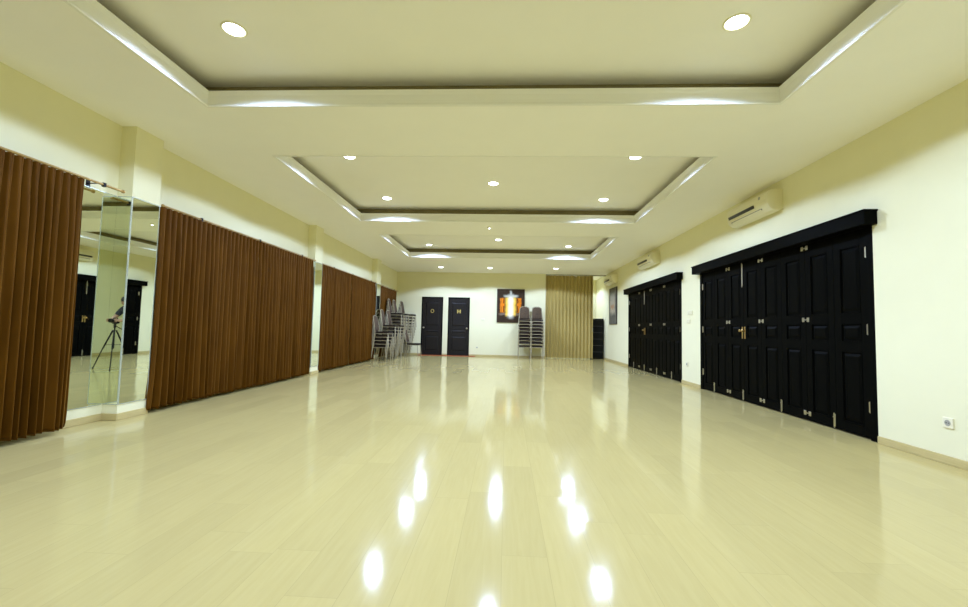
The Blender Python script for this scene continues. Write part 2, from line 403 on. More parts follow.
# ------------------------------------------------------------------ two doors in the far wall
def far_door(name, label, x0, x1, knob_left, glyph):
    root = thing(name, label, 'door', ((x0+x1)/2, YB, 0), kind='structure')
    xo = -(x0+x1)/2; J = 0.035
    fr = MB(); fr.box(x0+xo, x0+xo+J, -0.012, 0.1, 0, FZ, 0.003, 1); fr.box(x1+xo-J, x1+xo, -0.012, 0.1, 0, FZ, 0.003, 1); fr.box(x0+xo, x1+xo, -0.012, 0.1, FZ-J, FZ, 0.003, 1)
    fr.build('door_frame', 'black_door', root)
    wd = x1-x0-2*J-0.006; ht = FZ-J-0.012
    lf = leaf_mesh(wd, ht, 0.04, [(0.16, 0.70), (0.82, 0.93), (1.06, 1.93)])
    lf.xf(Matrix(((0, 1, 0, -wd/2), (1, 0, 0, 0.018), (0, 0, 1, 0.009), (0, 0, 0, 1))))
    l = lf.build('leaf', 'far_door', root)
    kx = -wd/2+0.055 if knob_left else wd/2-0.055
    k = MB().lathe([(0.028, 0.018), (0.028, 0.008), (0.012, 0.004), (0.010, -0.022), (0.026, -0.032), (0.031, -0.045), (0.026, -0.058), (0.008, -0.064)], 16, 'y', (kx, 0, 1.0))
    k.build('knob', 'steel', l, 40)
    g = MB(); z = 1.61; t = 0.011
    if glyph == 0:
        n = 8
        pts = [(0.055*math.cos(2*PI*i/n+PI/8), 0.012, z+0.062*math.sin(2*PI*i/n+PI/8)) for i in range(n+1)]
        g.tube(pts, t, 6)
    else:
        for xx in (-0.045, 0.045):
            g.box(xx-0.022, xx+0.022, 0.008, 0.020, z-0.065, z+0.065, 0.003, 1)
        g.box(-0.05, 0.05, 0.010, 0.020, z-0.012, z+0.012)
    g.build('door_sign', 'gold', l, 40)
    return root
far_door('door_3', 'left dark door in the end wall, knob on its left edge and ring-shaped yellow sign', *FD[0], True, 0)
far_door('door_4', 'right dark door in the end wall, knob on its right edge and barred yellow sign', *FD[1], False, 1)
o = MB().box(-3.19, -1.10, 15.47, YB-BT-0.002, 0, 0.016, 0.004, 1).build('threshold_strip', 'red')
tag(o, 'thin red strip on the floor in front of the two dark far doors', 'threshold')

# ------------------------------------------------------------------ mirrors on the left
def mirror(name, label, kind, a0, a1, z0, z1, pos, skip=-1):
    """kind 'x': sheet facing +x at x=pos spanning y a0..a1 ; kind 'y': sheet facing -y at y=pos spanning x a0..a1"""
    t, e = 0.006, 0.008
    if kind == 'x':
        root = thing(name, label, 'mirror', (pos, (a0+a1)/2, z0)); o = (-pos, -(a0+a1)/2, -z0)
        g = MB().box(pos, pos+t, a0+(0 if skip == 0 else e), a1-(0 if skip == 1 else e), z0+e, z1-e)
        f = MB()
        for iq, q in enumerate(((a0, a0+e, z0, z1), (a1-e, a1, z0, z1), (a0+e, a1-e, z0, z0+e), (a0+e, a1-e, z1-e, z1))):
            if iq == skip: continue
            f.box(pos, pos+t+0.001, *q)
    else:
        root = thing(name, label, 'mirror', ((a0+a1)/2, pos, z0)); o = (-(a0+a1)/2, -pos, -z0)
        g = MB().box(a0+(0 if skip == 0 else e), a1-(0 if skip == 1 else e), pos-t, pos, z0+e, z1-e)
        f = MB()
        for iq, q in enumerate(((a0, a0+e, z0, z1), (a1-e, a1, z0, z1), (a0+e, a1-e, z0, z0+e), (a0+e, a1-e, z1-e, z1))):
            if iq == skip: continue
            f.box(q[0], q[1], pos-t-0.001, pos, q[2], q[3])
    g.xf(Matrix.Translation(o)).build('mirror_glass', 'mirror', root)
    f.xf(Matrix.Translation(o)).build('edge_trim', 'mirror_edge', root)
    return root
ZM0, ZM1 = 0.155, 2.285
mirror('wall_mirror', 'tall mirror on the flat wall between the nearest curtain and the nearest pilaster', 'x', 3.0, PIL[0][0]-0.0065, ZM0, ZM1, XL, 1)
fronts = ['wide tall mirror on the front of the nearest pilaster', 'narrow tall mirror on the front of the middle pilaster between the long curtains', 'thin mirror on the front of the farthest pilaster, by the chair stacks']
sides = ['slim mirror on the side of the nearest pilaster, reflecting the tripod', 'slim dark-looking mirror on the side of the middle pilaster', 'slim mirror on the side of the farthest pilaster']
for i, (a, b) in enumerate(PIL):
    mirror('wall_mirror', fronts[i], 'x', a, b, ZM0, ZM1, XP)
    mirror('wall_mirror', sides[i], 'y', XL+0.001, XP+0.006, ZM0, ZM1, a, 0)

# ------------------------------------------------------------------ curtains and rods
def curtain(label, y0, y1, x, amp, seed, ztop=2.29, zbot=0.03, flare=0.0, fw=0.085):
    rnd = random.Random(seed)
    n_f = max(3, round((y1-y0)/fw)); per = 10; N = n_f*per; rows = [0, 0.02, 0.045, 0.075, 0.11, 0.15, 0.2, 0.3, 0.45, 0.6, 0.75, 0.88, 1.0]
    wob = [rnd.uniform(-0.3, 0.3) for _ in range(n_f+2)]; bend = [rnd.uniform(-1, 1) for _ in range(n_f+2)]; aw = [rnd.uniform(0.45, 1.3) for _ in range(n_f+2)]
    ph = rnd.uniform(0, 6)
    root = thing('curtain', label, 'curtain', (x, (y0+y1)/2, 0), group='brown curtains on the left wall')
    bm = bmesh.new(); grid = []
    for r in rows:
        z = ztop - r*(ztop-zbot); line = []
        for i in range(N+1):
            u = i/per; k = int(u); t = u-k
            th = 2*PI*(u + wob[min(k, n_f)]*0.25*r)
            s_ = math.sin(th)
            ridge = 2*abs(math.sin(th/2+0.35))**0.75-1        # broad rounded ridges, narrow deep grooves
            if r < 0.16:                       # pinched heading: narrow double pleats
                q = r/0.16; pin = 2*abs(math.sin(th))**0.8-1
                off = (1-q)*(pin*0.45+ridge*0.45) + q*ridge*aw[k]
            else: off = ridge*aw[k]
            off *= amp*(0.75+0.35*r)
            off += 0.012*math.sin(0.9*u+ph+2.0*r)*r
            yy = y0 + (y1-y0)*i/N + 0.012*math.cos(th)*r
            yy += 0.014*bend[min(k, n_f)]*math.sin(PI*t)*(0.3+r)
            yy += flare*(r**6)*(-1 if i < N*0.12 else 0)*(1-i/(N*0.12) if i < N*0.12 else 0)
            line.append(bm.verts.new((off, yy-(y0+y1)/2, z + (0.004*math.sin(u*1.3+ph) if r == 1.0 else 0))))
        grid.append(line)
    for A, B in zip(grid, grid[1:]):
        for i in range(N): bm.faces.new((A[i], A[i+1], B[i+1], B[i]))
    me = bpy.data.meshes.new('drape'); bm.to_mesh(me); bm.free(); me.materials.append(M['curtain'])
    me.polygons.foreach_set('use_smooth', [True]*len(me.polygons))
    d = bpy.data.objects.new('drape', me); COL.objects.link(d); d.parent = root
    so = d.modifiers.new('thickness', 'SOLIDIFY'); so.thickness = 0.004; so.offset = 0
    su = d.modifiers.new('smooth', 'SUBSURF'); su.levels = 1; su.render_levels = 1
    return root
curtain('nearest brown satin curtain, at the open mirror corner', 1.2, 3.70, -3.895, 0.048, 1, fw=0.062)
curtain('brown satin curtain hanging against the far side of the nearest pilaster', 4.57, 6.50, -3.885, 0.046, 2, flare=0.05)
curtain('brown satin curtain ending just before the middle pilaster', 6.51, 8.40, -3.885, 0.046, 3)
curtain('brown satin curtain starting just beyond the middle pilaster', 8.87, 10.66, -3.91, 0.036, 4)
curtain('brown satin curtain whose far edge is beside the chair stacks', 10.67, 12.62, -3.91, 0.036, 5)
curtain('farthest brown satin curtain, half hidden behind the stacked chairs', 13.09, 15.45, -4.0, 0.020, 6)
def rod(label, y0, y1, x, brackets):
    root = thing('curtain_rod', label, 'curtain rod', (x, (y0+y1)/2, 2.30)); yo = -(y0+y1)/2
    MB().tube([(0, y0+yo, 0), (0, y1+yo, 0)], 0.011, 10).build('pole', 'rod', root, 40)
    for yb in brackets:
        b = MB(); b.box(-0.014, 0.014, yb+yo-0.014, yb+yo+0.014, -0.02, 0.018, 0.002, 1); b.box(XL-x, 0, yb+yo-0.008, yb+yo+0.008, 0.011, 0.017)
        b.box(XL-x, XL-x+0.006, yb+yo-0.02, yb+yo+0.02, -0.03, 0.05)
        b.build('bracket', 'black_plastic', root)
    for ye, s_ in ((y0, -1), (y1, 1)):
        f = MB().lathe([(0.012, -0.004), (0.017, 0.0), (0.017, 0.015), (0.010, 0.02)], 12, 'y', (0, ye+yo-(0.01), 0))
        f.build('finial', 'rod', root, 40)
rod('gilt curtain rod over the nearest curtain, its bare end over the mirror', 1.1, 4.09, -3.885, (1.5, 3.88))
rod('gilt curtain rod between the nearest and middle pilasters', 4.585, 8.46, -3.875, (5.2, 6.5, 7.9))
rod('gilt curtain rod between the middle and farthest pilasters', 8.865, 12.65, -3.91, (9.5, 10.7, 12.2))
rod('gilt curtain rod over the farthest curtain', 13.09, 15.55, -3.975, (13.6, 15.0))

# ------------------------------------------------------------------ air conditioners
def make_ac(label, yc, z0, ln, dp=0.205, ht=0.285):
    root = thing('air_conditioner', label, 'air conditioner', (XR, yc, z0), group='split air conditioners on the right wall')
    L = ln/2
    prof = [(0, 0.03), (-0.05, 0.0), (-0.13, 0.012), (-0.175, 0.05), (-0.198, 0.105), (-dp, 0.17), (-0.198, 0.235), (-0.175, ht-0.015), (-0.13, ht), (0, ht)]
    MB().prism(prof, -L, L, 'y', 0.006).build('housing', 'ac', root, 40)
    fp = [(-0.19, 0.09), (-dp-0.006, 0.165), (-dp-0.005, 0.20), (-0.197, 0.245), (-0.185, 0.245), (-0.185, 0.09)]
    MB().prism(fp, -L+0.035, L-0.05, 'y', 0.003).build('front_panel', 'ac', root, 40)
    sl = [(-dp-0.0015, 0.108), (-dp-0.012, 0.150), (-dp+0.01, 0.150), (-0.19, 0.108)]
    MB().prism(sl, -L*0.42, L*0.88, 'y', 0.004).build('display_strip', 'ac_slot', root, 40)
    lv = [(-0.120, 0.006), (-0.184, 0.050), (-0.188, 0.058), (-0.182, 0.062), (-0.112, 0.014)]
    MB().prism(lv, -L*0.68, L*0.78, 'y', 0.002).build('louvre', 'ac', root, 40)
    gp = [(-0.176, 0.0455), (-0.190, 0.062), (-0.186, 0.066), (-0.172, 0.05)]
    MB().prism(gp, -L*0.7, L*0.8, 'y').build('air_slot', 'ac_slot', root)
    MB().lathe([(0.020, -dp-0.010), (0.020, -dp+0.01)], 14, 'x', (0, -L+0.16, 0.205)).build('badge', 'grey_plastic', root, 30)
    MB().box(-0.185, -0.155, L-0.002, L+0.004, 0.15, 0.20, 0.002, 1).build('side_clip', 'ac_slot', root)
    return root
make_ac('ivory split air conditioner above the nearer black folding doors', 6.215, 2.618, 1.02)
make_ac('ivory split air conditioner above the farther black folding doors', 10.75, 2.610, 1.12)
make_ac('farthest small-looking air conditioner, near the folding partition', 14.55, 2.57, 1.12)

# ------------------------------------------------------------------ sockets, switches, sprinkler
def socket(label, loc, face):
    root = thing('power_outlet', label, 'power outlet', loc, 0 if face == 'x' else PI/2*-1)
    # plate faces local -x
    MB().box(-0.011, 0, -0.042, 0.042, -0.042, 0.042, 0.004).build('plate', 'white_plastic', root)
    r = MB().lathe([(0.024, -0.0115), (0.024, -0.013), (0.020, -0.0135), (0.019, -0.009)], 20, 'x'); r.build('socket_ring', 'grey_plastic', root, 30)
    h = MB()
    for s_ in (-1, 1): h.lathe([(0.0035, -0.010), (0.0035, -0.0135)], 8, 'x', (0, s_*0.0095, 0))
    h.build('pin_hole', 'black_plastic', root)
    return root
socket('white square power outlet low on the right wall, before the nearer folding doors', (XR, 3.695, 0.33), 'x')
socket('small white outlet low on the strip of wall between the two folding door sets', (XR, 8.70, 0.40), 'x')
e = socket('white outlet low on the end wall, right of the two dark doors', (-1.04, YB, 0.32), 'y'); e.rotation_euler = (0, 0, PI/2)
def switch(label, loc, rz, n=2, w_=0.12):
    root = thing('light_switch', label, 'light switch', loc, rz)
    MB().box(-0.010, 0, -w_/2, w_/2, -0.042, 0.042, 0.003).build('plate', 'white_plastic', root)
    for k in range(n):
        c_ = -w_/2 + w_*(k+0.5)/n
        MB().box(-0.015, -0.009, c_-w_/n*0.36, c_+w_/n*0.36, -0.03, 0.03, 0.003, 1).build('rocker', 'white_plastic', root)
switch('upper double light switch on the wall strip between the folding door sets', (XR, 8.55, 1.40), 0, 3, 0.22)
switch('lower light switch plate, under another, between the folding door sets', (XR, 8.62, 1.24), 0, 2, 0.14)
switch('white light switch on the end wall between the doors and the painting', (-0.85, YB, 1.34), PI/2, 2, 0.12)
rt = thing('ceiling_fixture', 'tiny white ceiling fixture with a lit lens between the middle and farthest recess', 'ceiling fixture', (-0.375, 8.5, H))
MB().lathe([(0.040, 0), (0.040, -0.008), (0.030, -0.020), (0.016, -0.026)], 20).build('housing', 'white_plastic', rt, 40)
MB().lathe([(0.015, -0.0255), (0.015, -0.030), (0.010, -0.036), (0.003, -0.039)], 14).build('lens', 'lamp', rt, 40)

# ------------------------------------------------------------------ paintings
def px_paint(name, fn):
    m = new_mat(name, (0.05, 0.04, 0.03), 0.6, spec=0.12); fn(m); return m
class NX:                                   # tiny node-expression helper
    def __init__(s, m): s.m = m
    def math(s, op, a, b=None, c=None, clamp=False):
        n = nd(s.m, 'ShaderNodeMath', operation=op); n.use_clamp = clamp
        for i, v in enumerate((a, b, c)):
            if v is None: continue
            if isinstance(v, (int, float)): n.inputs[i].default_value = v
            else: lk(s.m, v, n.inputs[i])
        return n.outputs[0]
    def band(s, v, lo, hi, soft):           # soft 0-1 window
        a = s.math('DIVIDE', s.math('SUBTRACT', v, lo), soft, clamp=True)
        b = s.math('DIVIDE', s.math('SUBTRACT', hi, v), soft, clamp=True)
        return s.math('MULTIPLY', a, b)
    def mix(s, f, a, col):
        n = nd(s.m, 'ShaderNodeMix', data_type='RGBA')
        lk(s.m, f, n.inputs['Factor'])
        if isinstance(a, tuple): n.inputs['A'].default_value = (*a, 1)
        else: lk(s.m, a, n.inputs['A'])
        n.inputs['B'].default_value = (*col, 1); return n.outputs['Result']
def glow_paint(m):
    x = NX(m); tc = nd(m, 'ShaderNodeTexCoord'); sp = nd(m, 'ShaderNodeSeparateXYZ'); lk(m, tc.outputs['Object'], sp.inputs[0])
    no = nd(m, 'ShaderNodeTexNoise'); no.inputs['Scale'].default_value = 9; no.inputs['Detail'].default_value = 5; lk(m, tc.outputs['Object'], no.inputs['Vector'])
    jit = x.math('MULTIPLY', x.math('SUBTRACT', no.outputs['Fac'], 0.5), 0.07)
    u = x.math('ADD', sp.outputs['X'], jit); v = x.math('ADD', sp.outputs['Z'], jit)       # u -0.5..0.5, v -0.61..0.61
    au = x.math('ABSOLUTE', u)
    col = x.mix(x.math('MULTIPLY', no.outputs['Fac'], 0.9), (0.022, 0.012, 0.006), (0.075, 0.046, 0.024))
    col = x.mix(x.math('MULTIPLY', x.band(au, -1.0, 0.46, 0.10), x.band(v, -0.36, -0.25, 0.08)), col, (0.42, 0.30, 0.20))
    col = x.mix(x.math('MULTIPLY', x.band(au, 0.20, 0.40, 0.04), x.band(v, -0.27, 0.30, 0.04)), col, (0.78, 0.22, 0.01))
    col = x.mix(x.math('MULTIPLY', x.band(au, 0.225, 0.275, 0.02), x.math('ADD', x.band(v, 0.08, 0.28, 0.02), x.band(v, -0.24, 0.0, 0.02))), col, (0.05, 0.015, 0.006))
    col = x.mix(x.math('MULTIPLY', x.band(au, 0.315, 0.345, 0.02), x.math('ADD', x.band(v, 0.10, 0.28, 0.02), x.band(v, -0.24, -0.02, 0.02))), col, (0.06, 0.018, 0.007))
    col = x.mix(x.math('MULTIPLY', x.band(au, -1.0, 0.22, 0.07), x.band(v, -0.40, 0.36, 0.10)), col, (0.95, 0.60, 0.08))
    col = x.mix(x.math('MULTIPLY', x.band(au, -1.0, 0.14, 0.11), x.band(v, -0.50, 0.46, 0.16)), col, (0.92, 0.90, 0.72))
    col = x.mix(x.math('MULTIPLY', x.band(au, -1.0, 0.30, 0.12), x.band(v, 0.29, 0.42, 0.07)), col, (0.62, 0.62, 0.50))
    col = x.mix(x.math('MULTIPLY', x.band(au, -1.0, 0.05, 0.03), x.band(v, 0.36, 0.58, 0.06)), col, (0.5, 0.5, 0.42))
    lk(m, col, bsdf(m).inputs['Base Color'])
def grey_paint(m):
    x = NX(m); tc = nd(m, 'ShaderNodeTexCoord'); sp = nd(m, 'ShaderNodeSeparateXYZ'); lk(m, tc.outputs['Object'], sp.inputs[0])
    no = nd(m, 'ShaderNodeTexNoise'); no.inputs['Scale'].default_value = 7; no.inputs['Detail'].default_value = 5; lk(m, tc.outputs['Object'], no.inputs['Vector'])
    jit = x.math('MULTIPLY', x.math('SUBTRACT', no.outputs['Fac'], 0.5), 0.2)
    u = x.math('ADD', sp.outputs['Y'], jit); v = x.math('ADD', sp.outputs['Z'], jit)
    col = x.mix(no.outputs['Fac'], (0.05, 0.05, 0.04), (0.20, 0.19, 0.14))
    col = x.mix(x.math('MULTIPLY', x.band(u, -0.36, 0.40, 0.12), x.band(v, -0.34, 0.46, 0.16)), col, (0.36, 0.33, 0.24))
    for k in range(4):
        col = x.mix(x.math('MULTIPLY', x.band(u, -0.30+0.17*k, -0.20+0.17*k, 0.03), x.band(v, -0.25, 0.20+0.06*(k % 2), 0.1)), col, (0.55, 0.45, 0.30))
    col = x.mix(x.math('MULTIPLY', x.band(u, -0.25, 0.30, 0.1), x.band(v, -0.12, 0.06, 0.06)), col, (0.45, 0.26, 0.13))
    lk(m, col, bsdf(m).inputs['Base Color'])
M['paint_glow'] = px_paint('painted canvas, glowing pillar', glow_paint)
M['paint_grey'] = px_paint('painted canvas, grey city', grey_paint)
rt = thing('painting', 'canvas on the end wall with a glowing white and orange pillar shape', 'painting', (0.15, YB, 1.85))
MB().box(-0.50, 0.50, -0.034, 0.0, -0.608, 0.608, 0.004, 1).build('stretcher', 'canvas_edge', rt)
MB().box(-0.498, 0.498, -0.038, -0.0345, -0.606, 0.606).build('canvas', 'paint_glow', rt)
rt = thing('painting', 'narrow-looking grey canvas on the right wall beyond the far folding doors', 'painting', (XR, 14.53, 1.853))
MB().box(-0.034, 0.0, -0.475, 0.475, -0.608, 0.608, 0.004, 1).build('stretcher', 'canvas_edge', rt)
MB().box(-0.038, -0.0345, -0.473, 0.473, -0.606, 0.606).build('canvas', 'paint_grey', rt)

# ------------------------------------------------------------------ folding partition and cabinet
rt = thing('folding_partition', 'tan concertina partition hanging from a ceiling track at the end wall', 'folding partition', (2.25, YB+0.06, 0))
n = 13; x0, x1 = ACX+0.03-2.25, 3.075-2.25; front, back = [], []
for i in range(n*2+1):
    t = i/(n*2); xx = x0 + (x1-x0)*t; yy = -0.03 if i % 2 else 0.03
    front.append((xx, yy-0.006)); back.append((xx, yy+0.006))
pl = MB().prism(front+back[::-1], 0.03, 2.985, 'z'); pl.build('pleated_panel', 'accordion', rt)
MB().box(x1-0.01, x1+0.025, -0.055, 0.055, 0.025, 2.985, 0.004, 1).build('lead_post', 'accordion', rt)
MB().box(x0-0.028, x0, -0.055, 0.055, 0.0, 2.985, 0.004, 1).build('fixed_post', 'accordion', rt)
MB().box(x0-0.028, XR-2.25, -0.035, 0.035, 2.99, H).build('ceiling_track', 'grey_plastic', rt)
hd = MB(); hd.box(x1+0.0, x1+0.02, -0.085, -0.055, 0.98, 1.12, 0.004, 1); hd.build('handle', 'steel', rt)

rt = thing('drawer_cabinet', 'tall black drawer cabinet in the recess beside the tan partition', 'cabinet', (3.315, 16.08, 0))
MB().box(-0.205, 0.205, -0.20, 0.20, 0.0, 1.46, 0.004, 1).build('body', 'cabinet', rt)
for k in range(6):
    z = 0.05+k*0.232
    d = MB().box(-0.195, 0.195, -0.222, -0.2005, z, z+0.215, 0.006, 2).build('drawer', 'cabinet', rt)
    h = MB().box(-0.19, 0.19, -0.232, -0.2225, z+0.200, z+0.212, 0.002, 1).build('handle', 'cabinet_edge', d)

# ------------------------------------------------------------------ stacking chairs
def make_chair():
    """faces local -y, origin on the floor under the seat centre"""
    root = empty('banquet_chair')
    s_ = MB(); s_.box(-0.19, 0.19, -0.21, 0.19, 0.400, 0.455, 0.022, 3); s_.build('seat', 'cushion', root, 50)
    fr = MB()
    fr.tube([(-0.200, -0.195, 0.392), (0.200, -0.195, 0.392), (0.200, 0.195, 0.392), (-0.200, 0.195, 0.392), (-0.200, -0.195, 0.392)], 0.010, 6)
    fr.build('seat_frame', 'chair_frame', root, 50)
    for sx in (-1, 1):
        MB().tube([(sx*0.208, -0.222, 0.0), (sx*0.206, -0.190, 0.385), (sx*0.200, -0.175, 0.395)], 0.0115, 7).build('leg', 'chair_frame', root, 50)
    for sx in (-1, 1):
        MB().tube([(sx*0.208, 0.235, 0.0), (sx*0.206, 0.200, 0.36), (sx*0.203, 0.202, 0.44), (sx*0.180, 0.242, 0.66), (sx*0.160, 0.285, 0.86)], 0.0115, 7).build('leg', 'chair_frame', root, 50)
    bk = MB()
    prof = [(-0.170, 0.50), (-0.160, 0.80), (-0.135, 0.875), (-0.07, 0.902), (0.07, 0.902), (0.135, 0.875), (0.160, 0.80), (0.170, 0.50)]
    bk.prism(prof, -0.017, 0.017, 'y', 0.008)
    for v in bk.bm.verts: v.co.y += 0.205 + (v.co.z-0.44)*0.185
    bk.build('backrest', 'chair_back', root, 50)
    rl = MB().tube([(-0.160, 0.285, 0.86), (-0.13, 0.292, 0.895), (-0.06, 0.298, 0.918), (0.06, 0.298, 0.918), (0.13, 0.292, 0.895), (0.160, 0.285, 0.86)], 0.0115, 7)
    rl.build('back_rail', 'chair_frame', root, 50)
    return root
ORD = ['bottom', 'second', 'third', 'fourth', 'fifth', 'sixth', 'seventh', 'eighth', 'ninth', 'tenth', 'eleventh']
proto = make_chair(); used = [False]
def chair(loc, rz, label, group):
    if not used[0]: o = proto; o.location = loc; o.rotation_euler = (0, 0, rz); used[0] = True
    else: o = dup(proto, loc, rz)
    tag(o, label, 'chair'); 
    if group: o['group'] = group
    return o
def stack(x, y, rz, n, rise, lean, where, group):
    f = Vector((math.sin(rz), -math.cos(rz), 0))        # the way the chairs face
    for k in range(n):
        p = Vector((x, y, 0)) + f*lean*k + Vector((random.uniform(-.004, .004), random.uniform(-.004, .004), rise*k))
        if k == n-1: w_ = 'top brown stacking chair of ' + where
        elif k == 0: w_ = 'bottom brown stacking chair of ' + where
        else: w_ = '%s brown stacking chair up in %s' % (ORD[k], where)
        chair(p, rz+random.uniform(-0.02, 0.02), w_, group)
LG = 'chairs stacked by the left curtains'
stack(-3.64, 12.53, PI/2-0.04, 5, 0.100, 0.016, 'the short stack nearest the camera, left wall', LG)
stack(-3.62, 13.10, PI/2+0.02, 7, 0.100, 0.014, 'the seven-chair stack just behind the short left stack', LG)
stack(-3.60, 13.62, PI/2-0.02, 7, 0.100, 0.018, 'the seven-chair stack third from the camera, left wall', LG)
stack(-3.72, 14.13, PI/2+0.03, 11, 0.100, 0.010, 'the first tall stack, fourth from the camera', LG)
stack(-3.72, 14.63, PI/2, 11, 0.100, 0.014, 'the middle one of three tall left stacks', LG)
stack(-3.65, 15.14, PI/2-0.03, 11, 0.100, 0.020, 'the farthest, forward-leaning tall left stack', LG)
chair((-3.16, 14.72, 0), PI/2-0.05, 'single brown chair standing alone before the left door, not stacked', None)
RG = 'chairs stacked below the painting'
stack(0.645, 15.22, 0.0, 9, 0.113, 0.006, 'the left end wall stack under the painting', RG)
stack(1.085, 15.24, 0.0, 9, 0.113, 0.006, 'the right end wall stack beside the partition', RG)

# ------------------------------------------------------------------ downlights
PW = 119.0
def make_downlight(label, x, y, z, group):
    root = thing('downlight', label, 'ceiling light', (x, y, z), group=group)
    r = MB(); n = 28; prof = [(0.095, 0.0), (0.094, -0.004), (0.086, -0.008), (0.078, -0.006), (0.074, 0.0)]
    loops = [[r.bm.verts.new((a*math.cos(2*PI*k/n), a*math.sin(2*PI*k/n), h)) for k in range(n)] for a, h in prof]
    for A, B in zip(loops, loops[1:]):
        for k in range(n): r.bm.faces.new((A[k], A[(k+1) % n], B[(k+1) % n], B[k]))
    r.build('trim_ring', 'white_plastic', root, 40)
    MB().lathe([(0.074, 0.0), (0.072, -0.006), (0.062, -0.013), (0.045, -0.018), (0.02, -0.021)], 24).build('lamp_glass', 'lamp', root, 40)
    ld = bpy.data.lights.new('lamp', 'SPOT'); ld.energy = PW*(0.35 if y < 0 else 1.0); ld.color = LIGHT; ld.spot_size = math.radians(152 if z > H+0.1 else 148); ld.spot_blend = 0.17
    ld.shadow_soft_size = 0.072
    lo = bpy.data.objects.new('lamp', ld); COL.objects.link(lo); lo.parent = root; lo.location = (0, 0, -0.045)
    return root
LX = (-2.175, 1.655); CXL = -0.245
SETS = [('the recess behind the camera', -3.1, -2.0, -1.25, 0), ('the nearest ceiling recess', 1.32, 2.38, 3.145, 1),  # first set: unseen lamps added to brighten the near ceiling and floor
        ('the middle ceiling recess', 5.637, 6.70, 7.51, 2), ('the farthest ceiling recess', 9.97, 11.0, 11.78, 3)]
for nm, ya, yc, yb, k in SETS:
    g = 'downlights in ' + nm
    make_downlight('round downlight at the front left of ' + nm, LX[0], ya, ZU, g)
    make_downlight('round downlight at the front right of ' + nm, LX[1], ya, ZU, g)
    make_downlight('round downlight in the middle of ' + nm, CXL, yc, ZU, g)
    make_downlight('round downlight at the back left of ' + nm, LX[0], yb, ZU, g)
    make_downlight('round downlight at the back right of ' + nm, LX[1], yb, ZU, g)
g = 'row of downlights before the end wall'
make_downlight('round downlight before the end wall, above the stacked chairs side', -2.21, 14.22, H, g)
make_downlight('round downlight before the end wall, left of the painting', -0.575, 14.26, H, g)
make_downlight('round downlight before the end wall, in front of the partition', 1.60, 14.2, H, g)
make_downlight('round downlight in the recess behind the partition', 2.35, 16.55, H, None)

# ------------------------------------------------------------------ the photographer's tripod, camera and the photographer (seen in the corner mirrors)
CAM = Vector((0, 0, 1.0)); YAW, PITCH, ROLL = math.radians(3.003), math.radians(3.355), math.radians(1.283)
fwd = Vector((-math.sin(YAW)*math.cos(PITCH), math.cos(YAW)*math.cos(PITCH), math.sin(PITCH)))
r0 = Vector((math.cos(YAW), math.sin(YAW), 0)); u0 = r0.cross(fwd)
rgt = r0*math.cos(ROLL)+u0*math.sin(ROLL); upv = -r0*math.sin(ROLL)+u0*math.cos(ROLL)
rotm = Matrix((rgt, upv, -fwd)).transposed()

b0 = CAM - fwd*0.17
rt = thing('camera', 'black camera on the tripod, seen in the corner mirror', 'camera', b0)
def cam_m(mb):      # local camera axes (x right, y up, z back) to world-aligned
    return mb.xf(rotm.to_4x4())
cam_m(MB().box(-0.068, 0.068, -0.048, 0.042, -0.028, 0.035, 0.010)).build('body', 'black_plastic', rt, 40)
cam_m(MB().prism([(-0.032, 0.040), (-0.022, 0.068), (0.022, 0.068), (0.032, 0.040)], -0.035, 0.03, 'z', 0.004)).build('viewfinder_hump', 'black_plastic', rt, 40)
cam_m(MB().lathe([(0.036, -0.028), (0.036, -0.075), (0.040, -0.08), (0.042, -0.130), (0.038, -0.132), (0.03, -0.118)], 24, 'z')).build('lens', 'black_plastic', rt, 40)
base = b0 - upv*0.050
rt = thing('tripod', 'black tripod holding the camera, seen in the corner mirror', 'tripod', (base.x, base.y, 0))
MB().box(-0.03, 0.03, -0.035, 0.035, base.z-0.012, base.z, 0.003, 1).tube([(0, 0, base.z-0.012), (0, 0, base.z-0.09)], 0.022, 12).tube([(0, -0.02, base.z-0.05), (0.03, -0.2, base.z-0.12)], 0.008, 8).build('head', 'black_plastic', rt, 40)
MB().tube([(0, 0, base.z-0.09), (0, 0, 0.42)], 0.014, 10).build('centre_column', 'black_plastic', rt, 40)
for a in (0.15, 0.15+2*PI/3, 0.15+4*PI/3):
    cx, sy = math.cos(a), math.sin(a)
    lg = MB().tube([(cx*0.03, sy*0.03, base.z-0.14), (cx*0.20, sy*0.20, 0.42)], 0.015, 8).tube([(cx*0.19, sy*0.19, 0.45), (cx*0.36, sy*0.36, 0.02)], 0.010, 8).build('leg', 'black_plastic', rt, 40)
    MB().lathe([(0.016, 0.0), (0.016, 0.02), (0.011, 0.035)], 10, 'z', (cx*0.365, sy*0.365, 0)).build('rubber_foot', 'dark_rubber', lg, 40)
    MB().tube([(0, 0, 0.50), (cx*0.165, sy*0.165, 0.50)], 0.005, 6).build('brace', 'black_plastic', rt)

